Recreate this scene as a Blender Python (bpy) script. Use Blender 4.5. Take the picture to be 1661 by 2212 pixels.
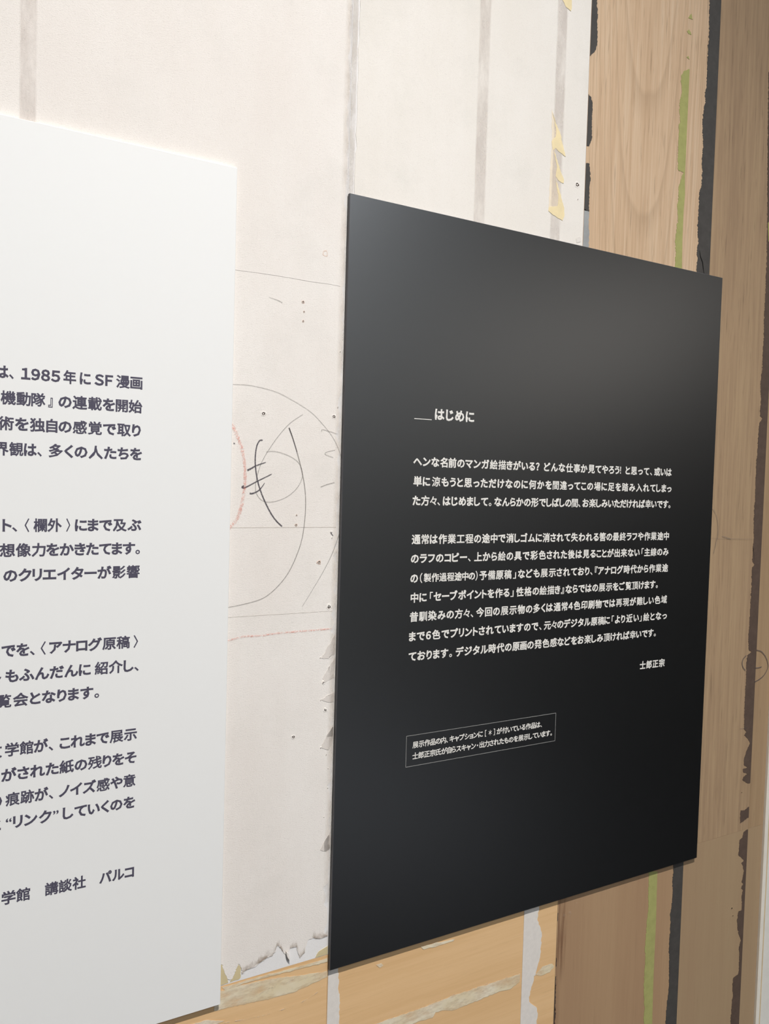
import bpy, math, random
from mathutils import Matrix, Vector

random.seed(7)
SC = bpy.context.scene
COL = SC.collection
for o in list(bpy.data.objects):
    bpy.data.objects.remove(o)

# ------------------------------------------------------------------ camera
# world: x along the wall to the right, y into the wall (wall face y = 0), z up
ZT = 1.92                                   # height of the panels' top edge
RX = Vector((0.8738843557, -0.4853185471, 0.0281432168))
RY = Vector((0.0055521012, -0.0479242984, -0.9988355399))   # image down
RZ = Vector((0.4861021570, 0.8730230063, -0.0391857570))    # view direction
CAM = Vector((-0.3685, -0.7568 - 0.005, -0.3036 + ZT))
FPX = 1690.0
cam_data = bpy.data.cameras.new('camera')
cam_data.sensor_fit = 'VERTICAL'
cam_data.sensor_height = 36.0
cam_data.lens = FPX / 2212.0 * 36.0
cam_data.clip_start = 0.01
cam = bpy.data.objects.new('camera', cam_data)
COL.objects.link(cam)
m3 = Matrix((RX, -RY, -RZ)).transposed()
cam.matrix_world = Matrix.Translation(CAM) @ m3.to_4x4()
SC.camera = cam

# ------------------------------------------------------------------ view, world, lights
SC.view_settings.view_transform = 'Standard'
SC.view_settings.look = 'None'
SC.view_settings.gamma = 1.0
SC.view_settings.use_curve_mapping = False
SC.view_settings.exposure = 0.0

world = bpy.data.worlds.new('world')
SC.world = world
world.use_nodes = True
world.node_tree.nodes['Background'].inputs[0].default_value = (0.9, 0.95, 1.0, 1)
world.node_tree.nodes['Background'].inputs[1].default_value = 0.0


def light_at(data, loc, target):
    ob = bpy.data.objects.new(data.name, data)
    COL.objects.link(ob)
    ob.location = loc
    ob.rotation_euler = (Vector(target) - Vector(loc)).to_track_quat('-Z', 'Y').to_euler()
    return ob


def spot(name, loc, target, energy, color, size_deg, blend, radius):
    d = bpy.data.lights.new(name, 'SPOT')
    d.energy = energy
    d.color = color
    d.spot_size = math.radians(size_deg)
    d.spot_blend = blend
    d.shadow_soft_size = radius
    return light_at(d, loc, target)


def area(name, loc, target, energy, color, sx, sy):
    d = bpy.data.lights.new(name, 'AREA')
    d.shape = 'RECTANGLE'
    d.size = sx
    d.size_y = sy
    d.energy = energy
    d.color = color
    return light_at(d, loc, target)


spot('track_spot_light', (-0.08, -1.90, 4.50), (-0.14, 0, 0.05), 625, (1.0, 0.962, 0.925), 56, 1.0, 0.04)
area('cool_reflection_fill', (0.8, -2.9, 3.50), (0.0, 0, 1.10), 22, (0.86, 0.92, 1.0), 0.9, 0.5)  # added cool fill: lifts the wall, reflects in the black panel's top left
area('front_wall_fill', (1.3, -3.3, 3.36), (1.5, -4.2, 1.7), 48, (0.88, 0.94, 1.0), 2.2, 0.3)  # added to brighten the unseen front wall that the black panel mirrors
area('right_reflection_fill', (3.3, -2.7, 2.55), (1.5, -2.2, 2.2), 11, (1.0, 0.94, 0.87), 2.8, 0.75)  # added glowing rectangle, there to be mirrored in the black panel's upper right
spot('floor_pool_fill', (1.15, -2.9, 3.36), (1.25, -3.05, 0), 4800, (0.88, 0.94, 1.0), 44, 0.7, 0.08)  # added: bright pool on the unseen floor for the black panel's lower-left reflection


# ------------------------------------------------------------------ helpers
def lin(r, g, b, k=1.0):
    def f(v):
        v /= 255.0
        return v / 12.92 if v <= 0.04045 else ((v + 0.055) / 1.055) ** 2.4
    return (f(r) * k, f(g) * k, f(b) * k, 1.0)


def wp(px, py, y=0.0):
    """photo pixel -> point (x, z) on the vertical plane at depth y"""
    d = RX * ((px - 830.5) / FPX) + RY * ((py - 1106.0) / FPX) + RZ
    t = (y - CAM.y) / d.y
    q = CAM + d * t
    return (q.x, q.z)


def zoom(ox, oy, s, pts):
    """points read in an enlarged crop -> photo pixels"""
    return [(ox + x / s, oy + y / s) for x, y in pts]


class NT:
    def __init__(self, name):
        self.m = bpy.data.materials.new(name)
        self.m.use_nodes = True
        self.t = self.m.node_tree
        self.n = self.t.nodes
        self.b = self.n['Principled BSDF']
        self.out = self.n['Material Output']
        self.co = self.n.new('ShaderNodeTexCoord').outputs['Object']

    def l(self, a, b):
        self.t.links.new(a, b)

    def map(self, sx=1, sy=1, sz=1, loc=(0, 0, 0)):
        k = self.n.new('ShaderNodeMapping')
        k.inputs['Scale'].default_value = (sx, sy, sz)
        k.inputs['Location'].default_value = loc
        self.l(self.co, k.inputs[0])
        return k.outputs[0]

    def noise(self, vec, scale, detail=4, rough=0.6, dist=0.0):
        k = self.n.new('ShaderNodeTexNoise')
        k.inputs['Scale'].default_value = scale
        k.inputs['Detail'].default_value = detail
        k.inputs['Roughness'].default_value = rough
        k.inputs['Distortion'].default_value = dist
        self.l(vec, k.inputs['Vector'])
        return k.outputs[0]

    def ramp(self, fac, stops):
        k = self.n.new('ShaderNodeValToRGB')
        e = k.color_ramp.elements
        while len(e) < len(stops):
            e.new(0.5)
        for el, (p, c) in zip(e, stops):
            el.position = p
            el.color = c if len(c) == 4 else (*c, 1)
        self.l(fac, k.inputs[0])
        return k.outputs[0]

    def mix(self, fac, a, b, mode='MIX'):
        k = self.n.new('ShaderNodeMix')
        k.data_type = 'RGBA'
        k.blend_type = mode
        for v, i in ((fac, 0), (a, 6), (b, 7)):
            if isinstance(v, (int, float)):
                k.inputs[i].default_value = v
            elif isinstance(v, tuple):
                k.inputs[i].default_value = v
            else:
                self.l(v, k.inputs[i])
        return k.outputs[2]

    def math(self, op, a, b=0.0, clamp=False):
        k = self.n.new('ShaderNodeMath')
        k.operation = op
        k.use_clamp = clamp
        for i, v in enumerate((a, b)):
            if isinstance(v, (int, float)):
                k.inputs[i].default_value = v
            else:
                self.l(v, k.inputs[i])
        return k.outputs[0]

    def bump(self, h, strength, dist=0.001):
        k = self.n.new('ShaderNodeBump')
        k.inputs['Strength'].default_value = strength
        k.inputs['Distance'].default_value = dist
        self.l(h, k.inputs['Height'])
        self.l(k.outputs[0], self.b.inputs['Normal'])

    def done(self, color, rough=0.8, spec=0.3):
        if isinstance(color, tuple):
            self.b.inputs['Base Color'].default_value = color
        else:
            self.l(color, self.b.inputs['Base Color'])
        if isinstance(rough, (int, float)):
            self.b.inputs['Roughness'].default_value = rough
        else:
            self.l(rough, self.b.inputs['Roughness'])
        self.b.inputs['Specular IOR Level'].default_value = spec
        return self.m

    def alpha(self, a):
        self.l(a, self.b.inputs['Alpha'])


def plain(name, color, rough=0.7, spec=0.3, vary=0.06, scale=40):
    t = NT(name)
    n = t.noise(t.map(), scale, 3)
    dark = tuple(c * (1 - vary) for c in color[:3]) + (1,)
    lite = tuple(min(1, c * (1 + vary)) for c in color[:3]) + (1,)
    return t.done(t.ramp(n, [(0.3, dark), (0.7, lite)]), rough, spec)


def paper_mat(name, a, b, fibre=0.35, seed=0.0, blotch=None):
    """cream backing paper: cloudy tint, pale vertical brushing and a fibrous tooth"""
    t = NT(name)
    big = t.noise(t.map(1, 1, 0.7, (seed, 0, 0)), 7, 5, 0.6)
    brush = t.noise(t.map(1, 1, 0.12, (seed, 0, 0)), 60, 3, 0.6)
    col = t.ramp(big, [(0.32, a), (0.68, b)])
    col = t.mix(0.16, col, t.ramp(brush, [(0.35, a), (0.65, b)]))
    if blotch:
        bl = t.noise(t.map(1, 1, 1, (seed + 3, 0, 2)), 16, 6, 0.65)
        col = t.mix(t.ramp(bl, [(0.52, (0, 0, 0)), (0.75, (0.5, 0.5, 0.5))]), col, blotch)
    fine = t.noise(t.map(1, 1, 1.5), 760, 3, 0.65, 0.8)
    col = t.mix(t.ramp(fine, [(0.56, (0, 0, 0)), (0.70, (0.13, 0.13, 0.13))]), col, lin(130, 115, 100))
    t.bump(fine, fibre, 0.0006)
    return t.done(col, 0.9, 0.15)


def wood_mat(name, base, dark, lite, arch=None, seed=0.0, grain=0.55, horiz=False, spec=0.3, rough=0.6, pores=0.42):
    t = NT(name)
    def mp(s_across, s_along, off):
        return t.map(s_along if horiz else s_across, 1, s_across if horiz else s_along, (off, 0, off))
    wide = t.noise(mp(1, 0.06, seed), 14, 4, 0.6, 0.3)
    fine = t.noise(mp(1, 0.03, seed + 2), 190, 3, 0.7)
    pore = t.noise(mp(1, 0.045, seed + 5), 420, 2, 0.6)
    col = t.ramp(wide, [(0.28, dark), (0.5, base), (0.74, lite)])
    col = t.mix(grain, col, t.ramp(fine, [(0.34, dark), (0.5, base), (0.66, lite)]))
    pd = tuple(c * 0.55 for c in dark[:3]) + (1,)
    col = t.mix(t.ramp(pore, [(0.60, (0, 0, 0)), (0.76, (pores, pores, pores))]), col, pd)
    if arch:                                  # flat-sawn cathedral figure: z = k |x - xc|^3 + const
        xc, k, per, amt = arch
        s = t.n.new('ShaderNodeSeparateXYZ')
        t.l(t.co, s.inputs[0])
        wob = t.math('MULTIPLY', t.noise(t.map(1, 1, 0.25, (seed, 0, 0)), 9, 3), 0.12)
        dx = t.math('SUBTRACT', s.outputs[0], xc)
        q2 = t.math('MULTIPLY', dx, dx)
        q = t.math('MULTIPLY', t.math('MULTIPLY', q2, t.math('ABSOLUTE', dx)), k)
        f = t.math('ADD', t.math('SUBTRACT', s.outputs[2], q), wob)
        ph = t.math('FRACT', t.math('DIVIDE', f, per))
        line = t.ramp(ph, [(0.0, (0, 0, 0)), (0.70, (0.0, 0.0, 0.0)), (0.94, (1, 1, 1)), (1.0, (0, 0, 0))])
        col = t.mix(t.math('MULTIPLY', line, amt), col, tuple(c * 0.72 for c in dark[:3]) + (1,))
    t.bump(fine, 0.12, 0.0006)
    return t.done(col, rough, spec)


def decal_mat(name, color, strength=1.0, scale=60, lo=0.35, hi=0.65, stretch=1.0, color2=None):
    """a stain or worn residue: coverage fades out at the 'fade' attribute's edge, broken up by noise"""
    t = NT(name)
    at = t.n.new('ShaderNodeAttribute')
    at.attribute_name = 'fade'
    n = t.noise(t.map(1, 1, stretch), scale, 5, 0.65)
    r = t.ramp(n, [(lo, (0, 0, 0)), (hi, (1, 1, 1))])
    a = t.math('MULTIPLY', t.math('MULTIPLY', at.outputs['Fac'], r), strength, True)
    t.alpha(a)
    c = color if color2 is None else t.ramp(t.noise(t.map(), scale * 0.5, 3), [(0.35, color), (0.65, color2)])
    return t.done(c, 0.9, 0.1)


def setp(o, label=None, cat=None, group=None, kind=None):
    for k, v in (('label', label), ('category', cat), ('group', group), ('kind', kind)):
        if v:
            o[k] = v
    return o


def mesh_obj(name, verts, faces, mat, parent=None, origin=(0, 0, 0), fade=None, smooth=False):
    """verts in world coordinates; origin is where the object stands"""
    ox, oy, oz = origin
    me = bpy.data.meshes.new(name)
    if parent is not None:
        ox, oy, oz = world_loc(parent)
    me.from_pydata([(x - ox, y - oy, z - oz) for x, y, z in verts], [], faces)
    me.update()
    if fade:
        a = me.attributes.new('fade', 'FLOAT', 'POINT')
        for i, v in enumerate(fade):
            a.data[i].value = v
    if smooth:
        for p in me.polygons:
            p.use_smooth = True
    me.materials.append(mat)
    ob = bpy.data.objects.new(name, me)
    COL.objects.link(ob)
    if parent is None:
        ob.location = origin
    else:
        ob.parent = parent
    return ob


def world_loc(o):
    p = Vector(o.location)
    while o.parent:
        o = o.parent
        p = p + Vector(o.location)
    return p


def empty(name, loc):
    o = bpy.data.objects.new(name, None)
    o.empty_display_size = 0.05
    o.location = loc
    COL.objects.link(o)
    return o


def prism(pts, yf, yb):
    """outline (x, z) -> slab between front yf and back yb"""
    area2 = sum(pts[i][0] * pts[(i + 1) % len(pts)][1] - pts[(i + 1) % len(pts)][0] * pts[i][1] for i in range(len(pts)))
    if area2 < 0:
        pts = pts[::-1]
    n = len(pts)
    v = [(x, yf, z) for x, z in pts] + [(x, yb, z) for x, z in pts]
    f = [tuple(range(n)), tuple(range(2 * n - 1, n - 1, -1))]
    for i in range(n):
        j = (i + 1) % n
        f.append((i, i + n, j + n, j))
    return v, f


def slab(name, pts, yf, yb, mat, parent=None, origin=(0, 0, 0)):
    v, f = prism(pts, yf, yb)
    return mesh_obj(name, v, f, mat, parent, origin)


def rect(x0, x1, z0, z1):
    return [(x0, z0), (x1, z0), (x1, z1), (x0, z1)]


def box(name, x0, x1, y0, y1, z0, z1, mat, parent=None, origin=(0, 0, 0)):
    return slab(name, rect(x0, x1, z0, z1), y0, y1, mat, parent, origin)


def ragged(pts, amp, step=3.0):
    """a torn line through photo points: fine irregular teeth along the way"""
    out = [pts[0]]
    for (x0, y0), (x1, y1) in zip(pts, pts[1:]):
        L = math.hypot(x1 - x0, y1 - y0)
        n = max(1, int(L / step))
        for i in range(1, n + 1):
            t = i / n
            j = random.uniform(-1, 1) * amp * 1.7 * (1.0 if i < n else 0.3)
            if random.random() < 0.12:
                j *= 1.8
            nx, ny = (y1 - y0) / (L + 1e-9), -(x1 - x0) / (L + 1e-9)
            tj = random.uniform(-0.3, 0.3) * step if i < n else 0
            out.append((x0 + (x1 - x0) * t + nx * j + (x1 - x0) / (L + 1e-9) * tj,
                        y0 + (y1 - y0) * t + ny * j + (y1 - y0) / (L + 1e-9) * tj))
    return out


def patch(name, px, mat, parent, yf=-0.0003, yb=0.0):
    """thin layer with the outline given in photo points, lying on the wall boards"""
    return slab(name, [wp(x, y, yf) for x, y in px], yf, yb, mat, parent)


def spline(pts, n=8):
    out = []
    P = [pts[0]] + list(pts) + [pts[-1]]
    for i in range(1, len(P) - 2):
        for k in range(n):
            t = k / n
            q = []
            for d in (0, 1):
                a, b, c, e = P[i - 1][d], P[i][d], P[i + 1][d], P[i + 2][d]
                q.append(0.5 * (2 * b + (c - a) * t + (2 * a - 5 * b + 4 * c - e) * t * t + (-a + 3 * b - 3 * c + e) * t ** 3))
            out.append(tuple(q))
    out.append(tuple(pts[-1]))
    return out


def stroke(name, px, width, mat, parent, y=-0.0009, taper=(1, 1), jitter=0.0, smooth=True):
    """a drawn line: a low rounded ridge of graphite or wax through photo points"""
    pts = [wp(x, yy, y) for x, yy in (spline(px) if smooth else px)]
    n = len(pts)
    v, f, fade = [], [], []
    for i, (x, z) in enumerate(pts):
        a = pts[max(0, i - 1)]
        b = pts[min(n - 1, i + 1)]
        dx, dz = b[0] - a[0], b[1] - a[1]
        L = math.hypot(dx, dz) or 1
        t = i / (n - 1)
        w = width * (taper[0] * (1 - t) + taper[1] * t) * (1 + random.uniform(-jitter, jitter)) / 2
        nx, nz = -dz / L * w, dx / L * w
        v += [(x + nx, y, z + nz), (x, y - 0.0001, z), (x - nx, y, z - nz)]
        e = 1.0 if 0 < i < n - 1 else 0.3
        fade += [e * 0.75, e, e * 0.75]
        if i:
            k = 3 * i
            f += [(k - 3, k - 2, k + 1, k), (k - 2, k - 1, k + 2, k + 1)]
    return mesh_obj(name, v, f, mat, parent, fade=fade)


def band(name, left, right, mat, parent, y=-0.0008, inner=0.25, rows=24, prof=(0, 1, 1, 0), ends=0.0):
    """soft-edged vertical stain between two edges given as two world points each (top, bottom)"""
    v, f, fade = [], [], []
    us = (0, inner, 1 - inner, 1)
    for r in range(rows + 1):
        t = r / rows
        lx, lz = left[0][0] + (left[1][0] - left[0][0]) * t, left[0][1] + (left[1][1] - left[0][1]) * t
        rx, rz = right[0][0] + (right[1][0] - right[0][0]) * t, right[0][1] + (right[1][1] - right[0][1]) * t
        for u, a in zip(us, prof):
            v.append((lx + (rx - lx) * u, y, lz + (rz - lz) * u))
            fade.append(a * (min(1.0, t / ends, (1 - t) / ends) if ends else 1.0))
        if r:
            k = 4 * r
            for i in range(3):
                f.append((k - 4 + i, k + i, k + i + 1, k - 3 + i))
    return mesh_obj(name, v, f, mat, parent, fade=fade)


def edge_stain(name, px, h, mat, parent, y=-0.0008):
    """stain rising from a torn edge (photo points) by h metres"""
    pts = [wp(a, b, y) for a, b in px]
    v, f, fade = [], [], []
    for i, (x, z) in enumerate(pts):
        hh = h * random.uniform(0.6, 1.3)
        v += [(x, y, z), (x, y, z + hh * 0.35), (x, y, z + hh)]
        fade += [1, 0.65, 0]
        if i:
            k = 3 * i
            f += [(k - 3, k, k + 1, k - 2), (k - 2, k + 1, k + 2, k - 1)]
    return mesh_obj(name, v, f, mat, parent, fade=fade)


def hole(px, py, r, parent, rim=True, y=-0.0005):
    """nail or screw hole with a ragged raised rim"""
    cx, cz = wp(px, py, y)
    n = 14
    v, f = [], []
    radii = [(r * 1.9, 0.0), (r * 1.35, 0.0005), (r * 0.95, 0.0001)]
    jit = [1 + random.uniform(-0.25, 0.25) for _ in range(n)]
    for rr, h in radii:
        for i in range(n):
            a = 2 * math.pi * i / n
            v.append((cx + rr * jit[i] * math.cos(a), y - h * random.uniform(0.4, 1.2), cz + rr * jit[i] * math.sin(a)))
    for q in range(2):
        for i in range(n):
            j = (i + 1) % n
            f.append((q * n + i, q * n + j, (q + 1) * n + j, (q + 1) * n + i))
    rimo = mesh_obj('screw_hole', v, f, M[rim] if isinstance(rim, str) else M['face'] if rim else M['rust_rim'], parent, smooth=True)
    v2 = [(cx, y + 0.0001, cz)] + [(cx + r * 1.0 * jit[i] * math.cos(2 * math.pi * i / n), y - 0.00012, cz + r * jit[i] * math.sin(2 * math.pi * i / n)) for i in range(n)]
    f2 = [(0, 1 + i, 1 + (i + 1) % n) for i in range(n)]
    mesh_obj('hole_bottom', v2, f2, M['hole'], rimo)
    return rimo


# ------------------------------------------------------------------ materials
M = {}
M['face'] = paper_mat('cream_face_paper', lin(237, 230, 223), lin(243, 238, 232), 0.5, 0.0, lin(229, 224, 217))
M['face_b'] = paper_mat('cream_face_paper_warm', lin(234, 228, 219), lin(240, 235, 228), 0.35, 4.0, lin(226, 222, 214))
M['inner'] = paper_mat('bare_inner_paper', lin(232, 230, 229), lin(240, 238, 236), 0.2, 9.0)
M['torn'] = paper_mat('greyed_torn_paper', lin(216, 208, 200), lin(230, 223, 216), 0.4, 12.0)
M['substrate'] = plain('dark_wall_substrate', lin(92, 84, 76), 0.9, 0.1)
M['room'] = plain('matte_white_paint', (0.55, 0.55, 0.54, 1), 0.9, 0.1, 0.02)
M['room_dark'] = plain('matte_dark_paint', (0.05, 0.05, 0.05, 1), 0.9, 0.1, 0.02)
M['floor'] = plain('grey_carpet_tile', (0.042, 0.042, 0.044, 1), 0.95, 0.1, 0.2, 200)
M['kraft'] = wood_mat('yellow_plywood', lin(229, 190, 141), lin(217, 176, 126), lin(237, 200, 154), None, 1.0, 0.25, True, pores=0.12)
M['veneer'] = wood_mat('lauan_veneer', lin(209, 179, 147), lin(191, 160, 128), lin(219, 194, 165), (-0.017, 1100.0, 0.16, 0.34), 0.0, pores=0.6)
M['veneer_b'] = wood_mat('greyed_lauan_veneer', lin(170, 143, 113), lin(153, 127, 101), lin(181, 155, 122), None, 3.0, pores=0.6)
M['veneer_c'] = wood_mat('plain_lauan_veneer', lin(168, 141, 109), lin(156, 127, 99), lin(177, 150, 118), None, 6.0, 0.35)
M['board'] = wood_mat('smooth_brown_board', lin(173, 142, 110), lin(166, 134, 104), lin(180, 150, 117), None, 2.0, 0.22, pores=0.16)
M['board_b'] = wood_mat('smooth_tan_board', lin(170, 145, 114), lin(164, 137, 108), lin(175, 150, 119), None, 8.0, 0.2, pores=0.14)
M['glue'] = plain('charcoal_adhesive', lin(73, 70, 67), 0.65, 0.35, 0.12, 120)
M['glue_brown'] = plain('brown_adhesive', lin(92, 76, 66), 0.65, 0.35, 0.12, 120)
M['glue_blue'] = plain('blue_grey_film', lin(160, 162, 162), 0.5, 0.3, 0.12, 60)
M['green'] = plain('olive_green_paint', lin(166, 165, 104), 0.75, 0.25, 0.08, 90)
M['tape'] = plain('white_joint_tape', lin(226, 220, 213), 0.85, 0.15, 0.04, 160)
M['yellow_tape'] = plain('yellowed_tape', lin(240, 222, 178), 0.6, 0.3, 0.08, 60)
M['pale_tape'] = plain('pale_yellow_tape', lin(240, 226, 203), 0.7, 0.3, 0.04, 60)
M['olive_film'] = plain('olive_glue_film', lin(212, 196, 155), 0.6, 0.3, 0.07, 60)
M['joint_stain'] = decal_mat('grey_joint_stain', lin(208, 198, 186), 0.62, 60, 0.22, 0.72, 0.45, lin(222, 214, 205))
M['soft_stain'] = decal_mat('taupe_joint_stain', lin(214, 205, 199), 0.6, 38, 0.26, 0.76, 0.35)
M['brown_stain'] = decal_mat('brown_water_stain', lin(138, 110, 80), 0.75, 90, 0.36, 0.70)
M['pencil'] = decal_mat('graphite', lin(120, 116, 112), 0.55, 900, 0.2, 0.5)
M['pencil_dark'] = decal_mat('dark_graphite', lin(88, 84, 92), 0.95, 900, 0.2, 0.5)
M['crayon'] = decal_mat('red_crayon', lin(236, 150, 132), 0.5, 700, 0.40, 0.62)
M['groove'] = decal_mat('score_line', lin(170, 158, 145), 0.45, 200, 0.1, 0.4)
M['pale_film'] = decal_mat('pale_dried_glue', lin(243, 235, 214), 0.9, 40, 0.12, 0.55, 3.0, lin(230, 215, 180))
M['hole'] = plain('dark_hole', lin(62, 48, 40), 0.95, 0.05)
M['rust_rim'] = plain('rusty_rim', lin(222, 203, 190), 0.8, 0.1)
M['crack'] = decal_mat('black_crack', lin(20, 18, 17), 1.0, 300, 0.1, 0.3)
M['rub'] = decal_mat('red_brown_rub', lin(120, 78, 58), 0.75, 160, 0.42, 0.66, 0.05)
M['scuff'] = decal_mat('pale_scuff', lin(228, 214, 196), 0.6, 160, 0.50, 0.66)

t = NT('white_panel_print')
n = t.noise(t.map(), 900, 2)
t.bump(n, 0.04, 0.0002)
M['white_panel'] = t.done((0.87, 0.872, 0.858, 1), 0.55, 0.35)
t = NT('black_panel_print')
n = t.noise(t.map(), 1100, 2)
t.bump(n, 0.04, 0.0002)
t.b.inputs['IOR'].default_value = 1.7
M['black_panel'] = t.done((0.0006, 0.0006, 0.0006, 1), 0.34, 0.95)
M['panel_edge_dark'] = plain('black_board_edge', (0.10, 0.10, 0.11, 1), 0.5, 0.4)
M['panel_edge_white'] = plain('white_board_edge', (0.8, 0.8, 0.78, 1), 0.6, 0.3, 0.02)
M['ink_dark'] = plain('slate_ink', lin(82, 79, 95), 0.6, 0.3, 0.02)
M['ink_white'] = plain('white_ink', (0.84, 0.82, 0.77, 1), 0.6, 0.3, 0.01)
M['ink_grey'] = plain('grey_ink', (0.30, 0.30, 0.29, 1), 0.6, 0.3, 0.01)
M['trim'] = plain('off_white_trim', lin(236, 230, 218), 0.6, 0.3, 0.03)
M['trim_edge'] = plain('tan_trim_edge', lin(214, 190, 150), 0.7, 0.3, 0.1)
M['plaster_right'] = plain('pale_grey_plaster', lin(226, 224, 216), 0.9, 0.15, 0.03)

# ------------------------------------------------------------------ setting: the room
setp(box('floor', -3.2, 3.4, -4.2, 0.15, -0.1, 0.0, M['floor']), kind='structure')
setp(box('ceiling', -3.2, 3.4, -4.2, 0.15, 4.6, 4.7, M['room']), kind='structure')
setp(box('wall_left', -3.3, -3.2, -4.2, 0.15, 0.0, 4.6, M['room']), kind='structure')
setp(box('wall_right', 3.4, 3.5, -4.2, 0.15, 0.0, 4.6, M['room_dark']), kind='structure')
setp(box('wall_front', -3.2, 3.4, -4.3, -4.2, 0.0, 4.6, M['room']), kind='structure')
setp(box('wall_back', -3.2, 3.4, 0.0127, 0.15, 0.0, 4.6, M['substrate']), kind='structure')

# ------------------------------------------------------------------ the boards on the wall
XJ, XS, XD, XB, XE = 0.0, 0.3325, 0.5722, 0.7165, 0.7525     # seams, left to right
XL, XR = -2.4, 2.6
ZJL = ZT - 0.8277                                         # seam of the upper and lower boards
ZJR = ZT - 0.8255
G = 0.00012
TOP = 3.39


def sheet(name, x0, x1, z0, z1, mat, label, group=None):
    o = box(name, x0, x1, 0.0, 0.0125, z0, z1, mat, None, ((x0 + x1) / 2, 0.0125, z0))
    return setp(o, label, 'board', group)


gyp_a = sheet('plasterboard_sheet', XL, XJ - G, ZJL + G, TOP, M['inner'],
              'cream paper-faced plasterboard with pencil circles between the white and black panels')
gyp_b = sheet('plasterboard_sheet', XJ + G, XS - G, ZJL + G, TOP, M['inner'],
              'cream plasterboard with torn yellow tape, above the black panel, left of the bare plywood')
ply_low_a = sheet('plywood_sheet', XL, XJ - G, 0.001, ZJL - G, M['kraft'],
                  'yellow plywood smeared with pale glue, under the torn cream paper between the panels')
ply_low_b = sheet('plywood_sheet', XJ + G, XS - G, 0.001, ZJL - G, M['kraft'],
                  'yellow plywood with two white tape strips directly below the black panel')
ply_a = sheet('plywood_sheet', XS + G, XD - G, ZJR + G, TOP, M['veneer'],
              'brown plywood with a green streak and arched grain, above the black panel')
ply_b = sheet('plywood_sheet', XD + G, XB - G, ZJR + G, TOP, M['veneer_b'],
              'straight-grained brown plywood along the black panel\'s right edge')
ply_c = sheet('plywood_sheet', XB + G, XE - G, ZJR + G, TOP, M['veneer_c'],
              'narrow plywood sliver with half a pencil circle, right of the brown stripe')
low_a = sheet('fibreboard_sheet', XS + G, XD - G, 0.001, ZJR - G, M['board'],
              'smooth brown board with an upright green streak, below the black panel\'s right half')
low_b = sheet('fibreboard_sheet', XD + G, XB - G, 0.001, ZJR - G, M['board_b'],
              'smooth tan board at the black panel\'s lower right corner, edged by ragged brown adhesive')
low_c = sheet('fibreboard_sheet', XB + G, XE - G, 0.001, ZJR - G, M['board_b'],
              'narrow plain tan board at bottom right beside the white upright trim')

# face paper on the plasterboards, its lower edge torn
YF = -0.0005
Z8 = (300, 1800, 3.46)
torn = zoom(*Z8, [(560, 930), (620, 980), (640, 1040), (662, 1088), (690, 1092), (712, 1062), (742, 975), (766, 1008), (772, 1050),
                  (800, 1025), (850, 1005), (905, 968), (950, 935), (1000, 915), (1022, 868), (1042, 838), (1078, 885), (1095, 905),
                  (1128, 862), (1150, 855), (1180, 850), (1192, 905), (1203, 932), (1240, 890), (1252, 840), (1266, 800),
                  (1300, 782), (1345, 790), (1385, 778), (1420, 762)])
tr = ragged(torn, 0.9, 3.0)
tw = [wp(x, y, YF) for x, y in tr]
tw = [(min(x, XJ - 0.0012), z) for x, z in tw]
left_torn = [(XL + 0.01, ZJL + 0.02), (-1.2, ZJL + 0.03), (-0.6, ZJL + 0.025), (-0.3, ZJL + 0.035)]
# right edge of the face paper: frayed along the board joint
fr = []
zz = tw[-1][1] + 0.004
while zz < TOP - 0.02:
    d = 0.0012 + abs(random.gauss(0, 0.0016))
    if zz < 1.75 and random.random() < 0.16:
        d += random.uniform(0.002, 0.006)
    fr.append((XJ - d, zz))
    zz += random.uniform(0.004, 0.013)
face_a = slab('face_paper', left_torn + tw + fr + [(XJ - 0.002, TOP), (XL + 0.01, TOP)], YF, 0.0, M['face'], gyp_a)
fr2 = []
zz = ZJL + 0.01
while zz < TOP - 0.02:
    fr2.append((XJ + 0.008 + random.gauss(0, 0.0006), zz))
    zz += random.uniform(0.006, 0.02)
face_b = slab('face_paper', [(XS - 0.0008, ZJL + 0.01), (XS - 0.0008, TOP), (XJ + 0.008, TOP)] + fr2[::-1], YF, 0.0, M['face_b'], gyp_b)

# olive glue left where the paper came away
for pts in ([(600, 985), (622, 985), (640, 1042), (664, 1092), (668, 1118), (617, 1136), (590, 1140)],
            [(690, 1095), (712, 1064), (742, 978), (764, 1010), (760, 1080), (742, 1094), (680, 1112)],
            [(1330, 905), (1350, 880), (1385, 858), (1425, 835), (1425, 902), (1318, 932)]):
    q = [wp(x, y, -0.0003) for x, y in ragged(zoom(*Z8, pts), 0.4, 4)]
    slab('glue_patch', [(min(a, XJ - 0.0006), max(b, ZJL + 0.0008)) for a, b in q], -0.0003, 0.0, M['olive_film'], gyp_a)
# water stains along the torn edge
edge_stain('water_stain', ragged(zoom(*Z8, [(765, 1060), (800, 1025), (850, 1005), (905, 968), (950, 935), (1000, 915), (1022, 868), (1042, 838), (1078, 885)]), 0.6, 3), 0.007, M['brown_stain'], gyp_a)
edge_stain('water_stain', ragged(zoom(*Z8, [(1128, 862), (1150, 855), (1180, 850), (1192, 905), (1203, 932), (1240, 890)]), 0.5, 3), 0.006, M['brown_stain'], gyp_a)
edge_stain('water_stain', ragged(zoom(*Z8, [(1296, 782), (1305, 780), (1330, 790), (1350, 790), (1385, 778), (1412, 766)]), 0.5, 3), 0.007, M['brown_stain'], gyp_a)
# small flap of paper standing off the board
fx = [wp(x, y, -0.0006) for x, y in zoom(*Z8, [(1098, 880), (1112, 890), (1122, 925), (1126, 945), (1108, 925), (1100, 905)])]
slab('paper_flap', fx, -0.0032, -0.0006, M['face'], gyp_a)
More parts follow.
